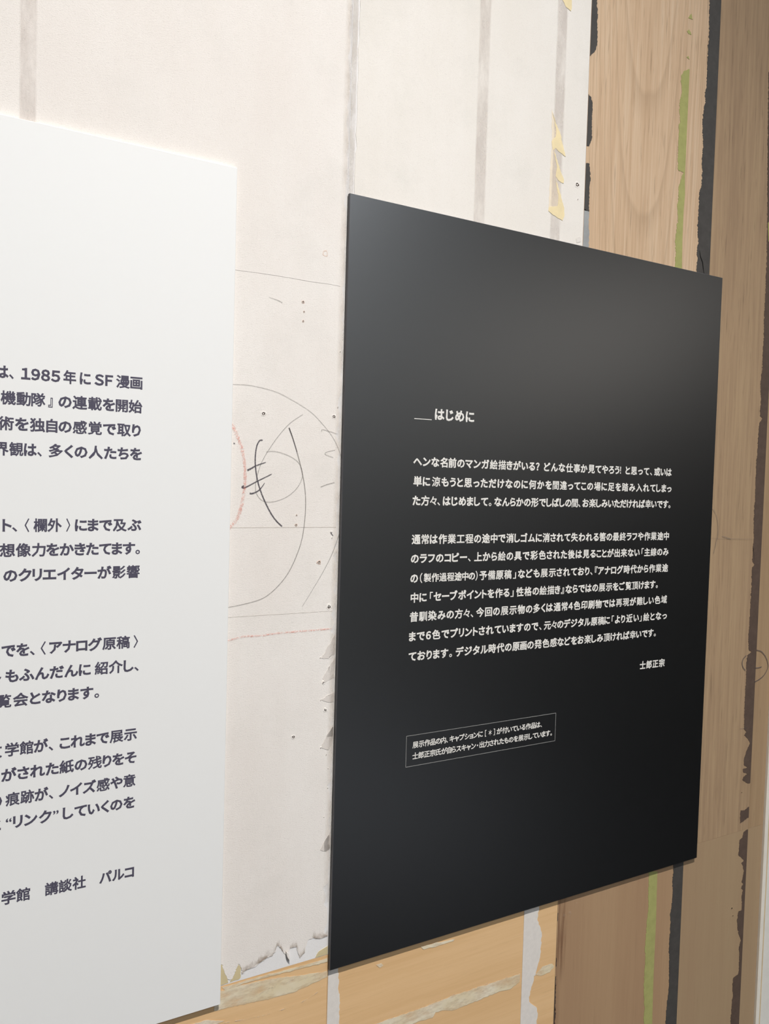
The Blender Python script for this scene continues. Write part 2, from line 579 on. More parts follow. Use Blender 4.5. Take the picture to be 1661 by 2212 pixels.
# curls of torn fibre along the joint
for px, py, s in ((711, 1308, 1.3), (698, 1474, 1.5), (702, 1532, 1.4), (693, 1512, 0.8), (693, 1615, 0.9), (705, 1630, 0.8), (692, 1421, 0.8),
                  (716, 1150, 1.0), (717, 1162, 0.8), (709, 1660, 0.7), (708, 1702, 0.8), (730, 880, 0.8), (700, 1765, 0.7), (735, 760, 0.8)):
    cx, cz = wp(px, py, YF)
    r = 0.0016 * s
    pts = []
    for i in range(9):
        a = 2 * math.pi * i / 9
        rr = r * random.uniform(0.55, 1.2)
        pts.append((cx + rr * 0.6 * math.cos(a) + 0.3 * rr * math.sin(a), cz + rr * math.sin(a)))
    n = len(pts)
    v = [(x, YF, z) for x, z in pts] + [(cx - 0.4 * r, YF - 0.0014 * s, cz + 0.5 * r)]
    mesh_obj('paper_curl', v, [(i, (i + 1) % n, n) for i in range(n)], M['face'], gyp_a)
# folds of torn paper along the joint, grey underneath
for pts in ([(1062, 255), (1010, 330), (925, 480), (985, 485), (1055, 420)], [(1050, 470), (985, 560), (935, 655), (955, 690), (1040, 640)],
            [(1040, 770), (970, 800), (925, 835), (985, 860), (1036, 850)], [(1030, 1060), (985, 1120), (920, 1245), (985, 1265), (1026, 1180)],
            [(1010, 1960), (960, 2030), (915, 2120), (970, 2130), (1005, 2090)]):
    q = [wp(x, y, -0.0009) for x, y in ragged(zoom(460, 1300, 3.95, pts), 0.5, 5)]
    slab('torn_fold', [(min(a, XJ - 0.0012), b) for a, b in q], -0.0008, YF, M['torn'], gyp_a)

# joint and stud stains on the cream boards
def vband(name, x0, x1, z0, z1, mat, parent, **k):
    return band(name, ((x0, z1), (x0, z0)), ((x1, z1), (x1, z0)), mat, parent, **k)


vband('joint_stain', -0.3182, -0.3035, ZT - 0.02, TOP - 0.02, M['soft_stain'], gyp_a, inner=0.12)
vband('joint_stain', XJ - 0.0085, XJ - 0.0006, ZJL + 0.06, TOP - 0.02, M['joint_stain'], gyp_a, inner=0.3, prof=(0, 0.4, 0.8, 1))
vband('joint_stain', XJ + 0.0006, XJ + 0.0075, ZJL + 0.02, TOP - 0.02, M['joint_stain'], gyp_b, inner=0.25, prof=(1, 1, 0.9, 0.2))
vband('joint_stain', 0.1620, 0.1790, ZT - 0.1, TOP - 0.02, M['soft_stain'], gyp_b, inner=0.12)
vband('joint_stain', 0.2770, 0.2945, ZT - 0.1, TOP - 0.02, M['soft_stain'], gyp_b, inner=0.15)

# yellowed tape on the cream board by the plywood
Z3 = (960, 0, 4.097)
for pts, mk in (([(950, 965), (952, 1240), (935, 1560), (922, 1850), (1015, 1920), (1020, 1700), (985, 1480), (975, 1340), (1010, 1300), (1020, 1180), (985, 1080)], 'pale_tape'),
                ([(958, 1000), (985, 1090), (1025, 1180), (1045, 1270), (1074, 1385), (1010, 1340), (985, 1310), (962, 1330), (950, 1250), (985, 1210), (990, 1150)], 'yellow_tape'),
                ([(972, 1340), (1000, 1420), (1030, 1520), (1058, 1590), (1055, 1622), (1020, 1605), (985, 1560), (995, 1480)], 'yellow_tape'),
                ([(985, 1600), (1020, 1690), (1060, 1850), (1062, 1915), (1045, 1952), (990, 1920), (922, 1868), (925, 1830), (1000, 1825), (1010, 1740)], 'yellow_tape'),
                ([(1030, -40), (1125, -40), (1128, 60), (1118, 98), (1075, 60)], 'yellow_tape')):
    patch('tape_scrap', ragged(zoom(*Z3, pts) + [zoom(*Z3, pts)[0]], 0.35, 4)[:-1], M[mk], gyp_b, -0.0009 if mk == 'yellow_tape' else -0.0007, YF)
q = zoom(*Z3, [(1165, 2110), (1195, 2095), (1210, 2110), (1205, 2140), (1170, 2150)])
patch('tape_scrap', q, M['tape'], gyp_b, -0.0008, YF)

# pencil and crayon drawing
Z6 = (480, 800, 3.95)
def draw(pts, w, mat='pencil', **k):
    return stroke('crayon_mark' if mat == 'crayon' else 'pencil_mark', zoom(*Z6, pts), w, M[mat], gyp_a, **k)


draw([(20, 122), (105, 120), (250, 130), (450, 180), (600, 255), (750, 350), (850, 450), (930, 550), (980, 640), (1015, 740)], 0.00055)
draw([(690, 375), (580, 450), (480, 560), (390, 690), (330, 800), (292, 930), (285, 1020), (310, 1080), (360, 1118), (440, 1120), (540, 1085), (620, 1025), (670, 950), (685, 880), (660, 800), (600, 745), (500, 702), (420, 690), (375, 697)], 0.0006)
draw([(570, 487), (600, 570), (640, 700), (680, 860), (705, 1000), (712, 1150), (700, 1320), (670, 1480), (600, 1660), (520, 1790), (400, 1910), (280, 1970), (70, 2018), (0, 2022)], 0.00095, taper=(1.3, 0.7))
draw([(570, 487), (600, 570), (640, 700)], 0.0011, 'pencil_dark', taper=(1.1, 0.5))
draw([(345, 597), (332, 594), (315, 604), (292, 660), (282, 780), (300, 930), (340, 1060), (400, 1190), (455, 1275), (512, 1332)], 0.0013, 'pencil_dark')
draw([(215, 852), (250, 835), (290, 812), (375, 783)], 0.0014, 'pencil_dark', taper=(1.4, 0.5))
draw([(186, 984), (170, 994), (182, 1002), (215, 990), (300, 945), (425, 883)], 0.0014, 'pencil_dark', taper=(1.2, 0.6))
draw([(234, 1048), (262, 1049), (310, 1025), (342, 990), (362, 960)], 0.0013, 'pencil_dark', taper=(1.3, 0.5))
draw([(851, 522), (849, 510), (860, 505), (920, 522), (985, 543)], 0.0006)
draw([(967, 679), (900, 694), (878, 708), (890, 722), (950, 744)], 0.0006)
draw([(838, 996), (890, 975), (960, 956)], 0.0009)
draw([(1002, 1385), (940, 1560), (860, 1720), (760, 1890), (680, 2020)], 0.00065, taper=(1.2, 0.6))
draw([(95, 620), (110, 624)], 0.001, 'pencil_dark')
draw([(922, 1378), (936, 1398), (945, 1412)], 0.0009, 'pencil_dark')
draw([(40, 430), (97, 490), (140, 590), (175, 700), (195, 850), (190, 1000), (165, 1150), (130, 1260), (85, 1320), (40, 1370)], 0.0034, 'crayon', jitter=0.2)
stroke('crayon_mark', zoom(460, 1300, 3.95, [(60, 342), (140, 328), (260, 298), (400, 290), (540, 270), (700, 256), (860, 243), (1020, 230)]), 0.0018, M['crayon'], gyp_a, jitter=0.3)
stroke('pencil_mark', zoom(480, 360, 4.423, [(445, 1245), (500, 1265), (545, 1282), (575, 1300)]), 0.0008, M['pencil'], gyp_a, taper=(0.4, 1.2))


def score(z_px, x0, x1, parent, w=0.0009):
    z = wp(*z_px, YF)[1]
    v = []
    for i in range(25):
        x = x0 + (x1 - x0) * i / 24
        v += [(x, YF - 0.0003, z + w / 2), (x, YF - 0.0001, z - w / 2)]
    f = [(2 * i, 2 * i + 1, 2 * i + 3, 2 * i + 2) for i in range(24)]
    return mesh_obj('score_line', v, f, M['groove'], parent, fade=[1] * len(v))


score((620, 1139.5), -0.4, XJ - 0.004, gyp_a, 0.0006)
score((620, 1326), -0.4, XJ - 0.006, gyp_a, 0.0005)
# the edge of an overlapping paper layer, with the thinner layer below
zl = wp(633, 602, YF)[1]
slab('paper_layer', [(XL + 0.02, zl)] + [(-0.6 + 0.02 * i, zl + random.uniform(-0.0007, 0.0007)) for i in range(30)] + [(XJ - 0.006, zl)]
     + [(XJ - 0.004, TOP - 0.005), (XL + 0.02, TOP - 0.005)], -0.0007, YF, M['face'], gyp_a)

# nail and screw holes
for px, py, r, rim in ((702.7, 548, 0.0019, False), (569, 894, 0.0017, True), (721.5, 900, 0.0016, True), (639.5, 1134.5, 0.0009, False), (640.5, 1113, 0.0005, False),
                       (689, 1215, 0.0014, False), (711, 1311, 0.0017, True), (634, 1592, 0.0015, True), (698.5, 1474, 0.0014, True), (702.5, 1534, 0.0014, True),
                       (654.6, 652.6, 0.0010, False), (656.5, 673.5, 0.0006, False), (655, 694, 0.0007, False)):
    hole(px, py, r, gyp_a, rim)
for px, py, r in ((1247, 399, 0.0024), (1248, 431, 0.0008)):
    hole(px, py, r, gyp_b)

# yellow plywood below: dried glue swaths, tape
def film(pts, oz, parent, mat='pale_film', yy=-0.0004, core=0.72):
    q = [wp(x, y, yy) for x, y in ragged(zoom(*oz, pts + [pts[0]]), 0.5, 5)[:-1]]
    q = [(a, min(b, ZJL - 0.0008)) for a, b in q]
    cx = sum(a for a, _ in q) / len(q)
    n = len(q)
    v, fade = [], []
    # soft rim: every outline point is drawn in towards the mid-height line of the swath
    cz = sum(b for _, b in q) / len(q)
    for a, b in q:
        v.append((a, yy, b)); fade.append(0.0)
    for a, b in q:
        v.append((cx + (a - cx) * 0.985, yy - 0.00005, b + (cz - b) * 0.10)); fade.append(1.0)
    f = [(i, (i + 1) % n, n + (i + 1) % n, n + i) for i in range(n)] + [tuple(range(n, 2 * n))]
    return mesh_obj('glue_swath', v, f, M[mat], parent, fade=fade)


film([(560, 1180), (640, 1168), (720, 1140), (880, 1105), (1040, 1075), (1200, 1060), (1412, 1030), (1412, 1072), (1280, 1135), (1150, 1195), (1000, 1235), (860, 1265), (700, 1300), (560, 1330)], Z8, ply_low_a)
film([(610, 1400), (500, 1395), (380, 1426), (280, 1480), (500, 1480), (640, 1400)], Z8, ply_low_a)
film([(617, 1150), (700, 1130), (900, 1070), (1100, 1020), (1300, 965), (1412, 930), (1412, 960), (1200, 1015), (1000, 1065), (800, 1120), (640, 1175)], Z8, ply_low_a)
for pts in ([(620, 1420), (900, 1370), (1050, 1325), (1200, 1270), (1330, 1190), (1380, 1130)], [(640, 1205), (760, 1150), (900, 1120)], [(880, 1220), (960, 1165), (1100, 1120), (1200, 1060)]):
    stroke('glue_ridge', zoom(*Z8, pts), 0.0012, M['pale_tape'] if False else M['scuff'], ply_low_a, y=-0.0006, jitter=0.3)
Z9 = (700, 1780, 3.076)
film([(300, 1345), (400, 1305), (620, 1232), (870, 1132), (1100, 1058), (1306, 992), (1300, 1050), (1240, 1100), (1180, 1110), (1030, 1172), (920, 1215), (850, 1242), (790, 1240), (740, 1252), (720, 1290), (640, 1310), (560, 1345)], Z9, ply_low_b)
film([(1402, 1000), (1450, 945), (1515, 925), (1530, 945), (1500, 985), (1440, 1010)], Z9, ply_low_b)
film([(345, 935), (380, 925), (395, 940), (370, 955)], Z9, ply_low_b)
film([(640, 815), (760, 785), (870, 762), (860, 780), (760, 810), (660, 835)], Z9, ply_low_b)
stroke('crease', zoom(*Z9, [(300, 1345), (620, 1230), (870, 1130), (1100, 1056), (1308, 990)]), 0.0007, M['scuff'], ply_low_b, y=-0.0007)


def tape(px_left, px_right, jag, parent, x_left=None, mat='tape'):
    r = [wp(x, y, -0.0005) for x, y in ragged(zoom(*Z9, px_right), jag, 4)]
    top, bot = r[0][1], r[-1][1]
    pts = [(x_left, top), *r, (r[-1][0] - 0.002, 0.3), (x_left, 0.3)]
    return slab('joint_tape', pts, -0.0005, 0.0, M[mat], parent)


tape(None, [(93, 940), (95, 1010), (98, 1060), (92, 1095), (104, 1130), (103, 1200), (100, 1260), (102, 1340)], 0.7, ply_low_b, XJ + 0.0006)
tape(None, [(1432, 530), (1425, 580), (1418, 640), (1432, 675), (1446, 720), (1442, 800), (1436, 870), (1420, 940), (1395, 1030), (1375, 1100), (1362, 1150), (1362, 1180), (1385, 1200), (1415, 1225), (1420, 1260), (1410, 1345)], 0.6, ply_low_b, 0.2762)

# ---- adhesive strips, green paint and film on the plywood
Z4 = (1240, 0, 3.568)
for pts in ([(1330, -60), (1352, -20), (1350, 60), (1358, 85), (1352, 200), (1355, 300), (1352, 400), (1340, 440), (1322, 465), (1300, 482), (1284, 492)],
            [(1272, 832), (1290, 850), (1306, 890), (1311, 940), (1306, 1100), (1304, 1230), (1292, 1265), (1280, 1292), (1266, 1293)],
            [(1248, 1443), (1282, 1446), (1290, 1520), (1293, 1600), (1284, 1680), (1280, 1760), (1280, 1872)]):
    r = [wp(x, y, -0.0003) for x, y in ragged(zoom(*Z3, pts), 0.5, 2.5)]
    r = [(max(a, XS + 0.0012), b) for a, b in r]
    slab('adhesive_patch', [(XS + 0.0005, r[0][1])] + r + [(XS + 0.0005, r[-1][1])], -0.0003, 0.0, M['glue'], ply_a)
r = [wp(x, y, -0.0003) for x, y in ragged(zoom(*Z3, [(1280, 1874), (1276, 1990), (1282, 2080), (1272, 2240)]), 0.4, 3)]
slab('film_patch', [(XS + 0.0005, r[0][1] + 0.002)] + r + [(XS + 0.0005, r[-1][1])], -0.0003, 0.0, M['glue_blue'], ply_a)

gl = [(880, 532), (850, 545), (828, 578), (824, 620), (832, 700), (828, 740), (816, 765), (812, 860), (820, 940), (808, 960), (808, 1050), (802, 1150), (800, 1300), (812, 1318), (848, 1328), (832, 1350), (822, 1395), (806, 1440), (805, 1500), (796, 1600), (800, 1690), (804, 1712), (794, 1722), (790, 1780), (780, 1850), (784, 1960), (778, 2010), (778, 2075)]
gr = [(831, 2090), (835, 1850), (845, 1620), (855, 1500), (854, 1360), (862, 1200), (870, 1000), (884, 700), (890, 532)]
patch('green_streak', ragged(zoom(*Z4, gl), 0.5, 2.5) + zoom(*Z4, gr), M['green'], ply_a)
for pts in ([(880, 140), (905, 105), (915, 152)], [(870, 240), (888, 225), (905, 268), (880, 258)], [(868, 440), (880, 432), (890, 458)]):
    p2 = zoom(*Z4, pts)
    patch('green_speck', ragged(p2 + [p2[0]], 0.4, 2)[:-1], M['green'], ply_a)


def right_strip(name, left_px, oz, x_right, mat, parent, jag, clampz=None):
    r = [wp(x, y, -0.0003) for x, y in ragged(zoom(*oz, left_px), jag, 2.2)]
    if clampz:
        r = [(a, min(b, clampz)) for a, b in r]
    r = [(min(a, x_right - 0.0006), b) for a, b in r]
    return slab(name, r + [(x_right, r[-1][1]), (x_right, r[0][1])], -0.0003, 0.0, mat, parent)


strip_up = right_strip('adhesive_strip', [(1082, -1500), (1070, -900), (1058, -400), (1048, -60), (1045, 0), (1042, 150), (1040, 250), (1030, 420), (1026, 560), (1020, 680), (1008, 712), (1015, 790), (1002, 830), (990, 940), (990, 1000), (996, 1120), (990, 1200), (984, 1260), (988, 1330), (984, 1420), (965, 1490), (962, 1600), (955, 1720), (952, 1810), (960, 1850), (950, 1920), (952, 2000), (944, 2060), (946, 2140)], Z4, XD - 0.0004, M['glue'], ply_a, 0.6)
stroke('crack', zoom(*Z4, [(968, 1930), (975, 1980), (990, 2020), (995, 2060), (1003, 2115)]), 0.0014, M['crack'], strip_up, y=-0.0006, smooth=False)
Z10 = (1160, 1780, 3.315)
gl2 = [(800, 340), (800, 420), (796, 520), (798, 600), (786, 700), (780, 800), (772, 900), (776, 950), (770, 1050), (764, 1200), (768, 1300), (772, 1310), (764, 1380), (764, 1450), (762, 1560), (738, 2100), (716, 2700)]
gr2 = [(768, 2700), (794, 2100), (821, 1560), (824, 1450), (832, 1150), (842, 900), (852, 700), (856, 520), (862, 340)]
patch('green_streak', ragged(zoom(*Z10, gl2), 0.4, 3) + zoom(*Z10, gr2), M['green'], low_a)
right_strip('adhesive_strip', [(978, 280), (976, 340), (970, 420), (972, 500), (962, 600), (952, 650), (958, 700), (950, 800), (944, 900), (948, 950), (944, 1080), (946, 1150), (940, 1220), (930, 1290), (924, 1350), (920, 1450), (914, 1560), (890, 2100), (862, 2700)], Z10, XD - 0.0004, M['glue'], low_a, 0.4)
# red-brown rubbing and black flecks down the left edge of the brown board
zt2 = wp(1206, 1950)[1]
vband('rubbed_edge', XS + 0.0006, XS + 0.020, zt2 - 0.115, zt2 + 0.03, M['rub'], low_a, y=-0.0004, inner=0.3, prof=(1, 0.9, 0.6, 0), ends=0.45)
vband('rubbed_edge', XS + 0.0006, XS + 0.010, zt2 - 0.30, zt2 - 0.06, M['rub'], low_a, y=-0.0005, inner=0.3, prof=(0.9, 0.6, 0.3, 0), ends=0.45)
for (y0, y1, w) in ((640, 700, 3), (960, 1020, 4), (1090, 1180, 5), (1150, 1260, 8), (1255, 1330, 10), (1320, 1450, 12)):
    a = wp(*zoom(*Z10, [(140, y0)])[0], -0.0003)[1]
    b = wp(*zoom(*Z10, [(135, y1)])[0], -0.0003)[1]
    ed = []
    for i in range(14):
        z = a + (b - a) * i / 13
        ed.append((XS + 0.0008 + w / 3.315 / 1500 * random.uniform(0.3, 1.3), z))
    slab('adhesive_fleck', [(XS + 0.0005, a)] + ed + [(XS + 0.0005, b)], -0.0003, 0.0, M['glue'], low_a)
for pts in ([(175, 620), (195, 650)], [(185, 655), (205, 664)], [(225, 620), (240, 645)], [(215, 655), (238, 662)], [(265, 545), (285, 575)]):
    stroke('pale_scuff', zoom(*Z10, pts), 0.004, M['scuff'], low_a, y=-0.0005, smooth=False)

# brown adhesive along the right plywood seam
ZA = (1440, 560, 3.457)
ZB = (1440, 1160, 2.99)
ra = zoom(ZA[0], ZA[1], ZA[2], [(762, -1400), (755, -900), (752, -300), (748, 0), (742, 150), (735, 300), (728, 450), (725, 600), (718, 700), (715, 830), (706, 870), (700, 950), (706, 1050), (700, 1120), (696, 1170), (716, 1192), (692, 1225), (686, 1300), (682, 1400), (670, 1520), (664, 1680), (660, 1780), (662, 1805), (655, 1850), (650, 2000), (654, 2080), (645, 2150), (648, 2180)])
rb = zoom(*ZB, [(556, 60), (555, 160), (568, 178), (552, 200), (548, 330), (540, 450), (535, 560), (528, 660), (530, 730), (548, 742), (520, 765), (514, 850), (512, 950), (505, 1050), (500, 1240), (516, 1260), (500, 1280), (522, 1300), (538, 1330), (522, 1370), (500, 1430), (498, 1470), (522, 1490), (492, 1500), (495, 1520), (520, 1530), (498, 1548), (490, 1570), (520, 1590), (527, 1592)])
right_strip('adhesive_strip', ra + rb, (0, 0, 1), XB - 0.0004, M['glue_brown'], ply_b, 0.45)
right_strip('adhesive_patch', [(523, 1745), (505, 1765), (478, 1768), (474, 1850), (490, 1840), (522, 1815)], ZB, XB - 0.0004, M['glue_brown'], ply_b, 0.4)
ZC = (1500, 1700, 4.323)
right_strip('adhesive_strip', [(488, 395), (455, 430), (450, 470), (420, 500), (418, 560), (412, 640), (440, 660), (460, 690), (438, 710), (455, 740), (462, 780), (450, 850), (442, 890), (455, 905), (435, 945), (455, 965), (440, 1020), (445, 1100), (440, 1150), (410, 1165), (398, 1250), (404, 1330), (420, 1390), (435, 1430), (416, 1500), (420, 1580), (415, 1700), (410, 1745), (380, 1770), (362, 1785), (355, 1850), (360, 1960), (350, 1990), (345, 2100), (338, 2180), (336, 2280), (300, 2900), (260, 3600)], ZC, XB - 0.0004, M['glue_brown'], low_b, 0.4, ZJR - 0.001)
# pencil marks on the right boards
stroke('pencil_mark', zoom(*ZB, [(515, 765), (497, 785), (488, 815), (496, 845), (510, 862)]), 0.0012, M['pencil_dark'], ply_b)
stroke('pencil_mark', zoom(*ZB, [(580, 730), (615, 742), (645, 785), (655, 838), (632, 888), (600, 918), (566, 937)]), 0.0012, M['pencil_dark'], ply_c)
stroke('pencil_mark', zoom(*ZB, [(572, 846), (595, 844), (614, 838)]), 0.0012, M['pencil_dark'], ply_c)
stroke('pencil_mark', zoom(*ZA, [(342, 1860), (368, 1905), (383, 1980), (382, 2050), (368, 2120), (350, 2200)]), 0.0011, M['pencil'], ply_b)
stroke('pencil_mark', zoom(*ZA, [(412, 2068), (440, 2076), (480, 2090)]), 0.0011, M['pencil'], ply_b)
zz = wp(*zoom(*ZA, [(480, 2088)])[0])[1]
stroke('pencil_mark', zoom(*ZA, [(325, 2085), (480, 2088), (642, 2090)]), 0.0007, M['pencil'], ply_b, smooth=False)
stroke('pencil_mark', zoom(*ZB, [(470, 1240), (520, 1232)][::-1]), 0.0006, M['pencil'], ply_b)
for px, py, r in ((1602, 1712, 0.0007), (1581, 1962, 0.0013), (1583, 1978, 0.0008)):
    hole(px, py, r, ply_b if py < 1780 else low_b, 'veneer_b' if py < 1780 else 'board_b', -0.0001)
# green sliver by the brown stripe
patch('green_speck', [(1658.5, 482), (1664, 475), (1664, 520), (1660, 522)], M['green'], ply_b, -0.0004)

# trim and the plaster surface beyond it
tv = []
x0 = XE + G
prof = [(x0, 0.0), (x0, -0.0035), (x0 + 0.0012, -0.0045), (x0 + 0.0065, -0.0045), (x0 + 0.0085, -0.0035), (x0 + 0.0085, 0.0125), (x0, 0.0125)]
n = len(prof)
v = [(x, y, 0.001) for x, y in prof] + [(x, y, TOP) for x, y in prof]
f = [tuple(range(n)), tuple(range(2 * n - 1, n - 1, -1))] + [(i, i + n, (i + 1) % n + n, (i + 1) % n) for i in range(n)]
trim = mesh_obj('trim_1', v, f, M['trim'], None, (x0, 0, 0.001))
setp(trim, kind='structure')
box('trim_bead', x0 + 0.0085, x0 + 0.0135, -0.0018, 0.0125, 0.001, TOP, M['trim_edge'], trim)
gyp_c = sheet('plasterboard_sheet', x0 + 0.0140, XR, 0.001, TOP, M['plaster_right'],
              'pale grey plasterboard at the far right edge beyond the white upright trim')

# ------------------------------------------------------------------ lettering
GL = {}


def weight(ch, bold):
    o = ord(ch)
    if 0x3040 <= o <= 0x30ff or 0xff10 <= o <= 0xff5a:
        return bold * 1.25                   # kana and figures: heavy strokes
    if 0x4e00 <= o <= 0x9fff:
        return bold * ((0.88 if bold == 0.029 else 0.7) if ch in DENSE else 1.0)
    return bold * 0.6


DENSE = '漫機動隊載開術感覚観欄像影響館紹覧痕跡講談残意絵描線編楽業程最終製過備稿展難域馴種質職頂載議警踏場違間事幸涼常再現墓鑑'


def prepare(chars, bold):
    todo = [c for c in sorted(set(chars)) if (c, bold) not in GL and c not in ' \u3000']
    obs = []
    for ch in todo:
        c = bpy.data.curves.new('glyph', 'FONT')
        c.body = ch
        c.size = 1.0
        c.resolution_u = 2
        c.bevel_depth = weight(ch, bold)
        c.bevel_resolution = 0
        o = bpy.data.objects.new('glyph', c)
        COL.objects.link(o)
        obs.append((ch, o))
    bpy.context.view_layer.update()
    dg = bpy.context.evaluated_depsgraph_get()
    for ch, o in obs:
        me = bpy.data.meshes.new_from_object(o.evaluated_get(dg))
        vs = [tuple(p.co) for p in me.vertices]
        fs = [tuple(p.vertices) for p in me.polygons]
        bpy.data.meshes.remove(me)
        xs = [p[0] for p in vs]
        GL[(ch, bold)] = (vs, fs, min(xs), max(xs))
    for ch, o in obs:
        c = o.data
        bpy.data.objects.remove(o)
        bpy.data.curves.remove(c)


YP = -0.0054          # printed face of the panels


def text_line(segs, em, bold, ox, oy, s, yc, mat, parent, name='text_line', xs=1.0, up=0.39):
    """segs: (text, left, right) in an enlarged crop; yc: ((x, y), (x, y)) two points on the line's mid height"""
    (xa, ya), (xb, yb) = yc
    v, f = [], []
    for txt, x0, x1, *opt in segs:
        e = em * (opt[0] if opt else 1.0)
        def P(x):
            y = ya + (yb - ya) * (x - xa) / (xb - xa)
            return wp(ox + x / s, oy + y / s, YP)
        p0, p1 = P(x0), P(x1)
        zc = 0.5 * (wp(ox + xa / s, oy + ya / s, YP)[1] + wp(ox + xb / s, oy + yb / s, YP)[1])
        ink = [(GL[(c, bold)][3] - GL[(c, bold)][2]) * e * xs for c in txt]
        n = len(txt)
        tot = p1[0] - p0[0]
        gap = (tot - sum(ink)) / (n - 1) if n > 1 else 0
        k = 1.0
        if n == 1:
            k = tot / ink[0] if 0.6 < tot / ink[0] < 1.5 else 1.0
        elif gap < 0.02 * e:
            k = (tot - 0.02 * e * (n - 1)) / sum(ink)
            gap = 0.02 * e
        LOG.append((txt, round(gap / e, 3), round(k, 3)))
        x = p0[0]
        for ch, w in zip(txt, ink):
            vs, fs, lo, hi = GL[(ch, bold)]
            b = len(v)
            bw = weight(ch, bold)
            q = 0.00016 / (2 * bw)
            v += [(x + (a - lo) * e * xs * k, YP - 0.00002 - (c + bw) * q, zc + (d - up) * e) for a, d, c in vs]
            f += [tuple(i + b for i in face) for face in fs]
            x += w * k + gap
    return mesh_obj(name, v, f, mat, parent)


LOG = []
WB, BB, NB = 0.029, 0.030, 0.023      # stroke weight added for the two prints

# ------------------------------------------------------------------ the two text panels
def panel(label, x0, x1, z0, z1, face, edge):
    root = empty('text_panel', ((x0 + x1) / 2, -0.0012, z0))
    setp(root, label, 'panel', 'exhibition text panels')
    b = 0.0004
    # board: bevelled front edge, printed face
    pts_b = rect(x0, x1, z0, z1)
    pts_f = rect(x0 + b, x1 - b, z0 + b, z1 - b)
    v = [(x, -0.0012, z) for x, z in pts_b] + [(x, YP + b, z) for x, z in pts_b] + [(x, YP, z) for x, z in pts_f]
    f = [(3, 2, 1, 0), (8, 9, 10, 11)]
    for i in range(4):
        j = (i + 1) % 4
        f += [(i, j, 4 + j, 4 + i), (4 + i, 4 + j, 8 + j, 8 + i)]
    brd = mesh_obj('board', v, f, face, root)
    brd.data.materials.append(edge)
    for p in brd.data.polygons:
        if p.index not in (1,):
            p.material_index = 1
    # foam mounting tape holding it to the wall
    for xa in (x0 + 0.05, x1 - 0.08):
        box('mounting_tape', xa, xa + 0.03, -0.0012, -0.0009, z0 + 0.05, z1 - 0.05, M['tape'], root)
    return root


ZB0 = ZT - 0.8432
white = panel('white panel with dark grey text hung on the wall left of the black panel', -0.1233 - 0.594, -0.1233, ZB0, ZT - 0.0005, M['white_panel'], M['panel_edge_white'])
black = panel('black panel with white text and a boxed note, right of the white panel', 0.0, 0.594, ZB0, ZT, M['black_panel'], M['panel_edge_dark'])

WT = [
    ([('は、', -38, 118), ('１９８５', 180, 515, 1.0), ('年', 540, 650), ('に', 680, 775), ('ＳＦ', 805, 965, 1.0), ('漫画', 990, 1215)], (0, 740, 3.95), ((30, 247), (1165, 342))),
    ([('機動隊', 5, 388), ('』', 412, 450), ('の連載を開始', 498, 1215)], (0, 740, 3.95), ((65, 468), (1165, 546))),
    ([('術を独自の感覚で取り', -18, 1202)], (0, 740, 3.95), ((50, 687), (1100, 745))),
    ([('界観は、', -52, 358), ('多くの人たちを', 415, 1212)], (0, 740, 3.95), ((60, 905), (1165, 949))),
    ([('ト、', 20, 148), ('〈', 210, 250), ('欄外', 285, 528), ('〉', 565, 600), ('にまで及ぶ', 638, 1208)], (0, 740, 3.95), ((50, 1556), (1150, 1556))),
    ([('想像力をかきたてます。', -5, 1195)], (0, 740, 3.95), ((50, 1768), (1100, 1757))),
    ([('のクリエイターが影響', 28, 1193)], (0, 740, 3.95), ((80, 1985), (1150, 1953))),
    ([('でを、', 10, 245), ('〈', 285, 322), ('アナログ原稿', 345, 912), ('〉', 938, 970)], (0, 1300, 3.252), ((60, 338), (860, 287))),
    ([('ト', -78, 10), ('もふんだんに', 38, 638), ('紹介し、', 665, 975)], (0, 1300, 3.252), ((80, 515), (900, 452))),
    ([('覧会となります。', -28, 697)], (0, 1300, 3.252), ((40, 690), (640, 640))),
    ([('文', -72, 15), ('学館が、', 35, 375), ('これまで展示', 418, 962)], (0, 1300, 3.252), ((80, 1030), (920, 935))),
    ([('がされた紙の残りをそ', 8, 958)], (0, 1300, 3.252), ((50, 1212), (920, 1095))),
    ([('の', -70, 15), ('痕跡が、', 38, 375), ('ノイズ感や意', 412, 952)], (0, 1300, 3.252), ((80, 1380), (920, 1257))),
    ([('と', -82, 6), ('“リンク”', 40, 412), ('していくのを', 440, 950)], (0, 1300, 3.252), ((120, 1535), (920, 1412))),
    ([('学館', 10, 212), ('講談社', 315, 603), ('パルコ', 697, 942)], (0, 1300, 3.252), ((110, 2068), (900, 1897))),
]
R3, R4, R5 = (860, 860, 2.679), (860, 1130, 2.679), (860, 1380, 2.679)
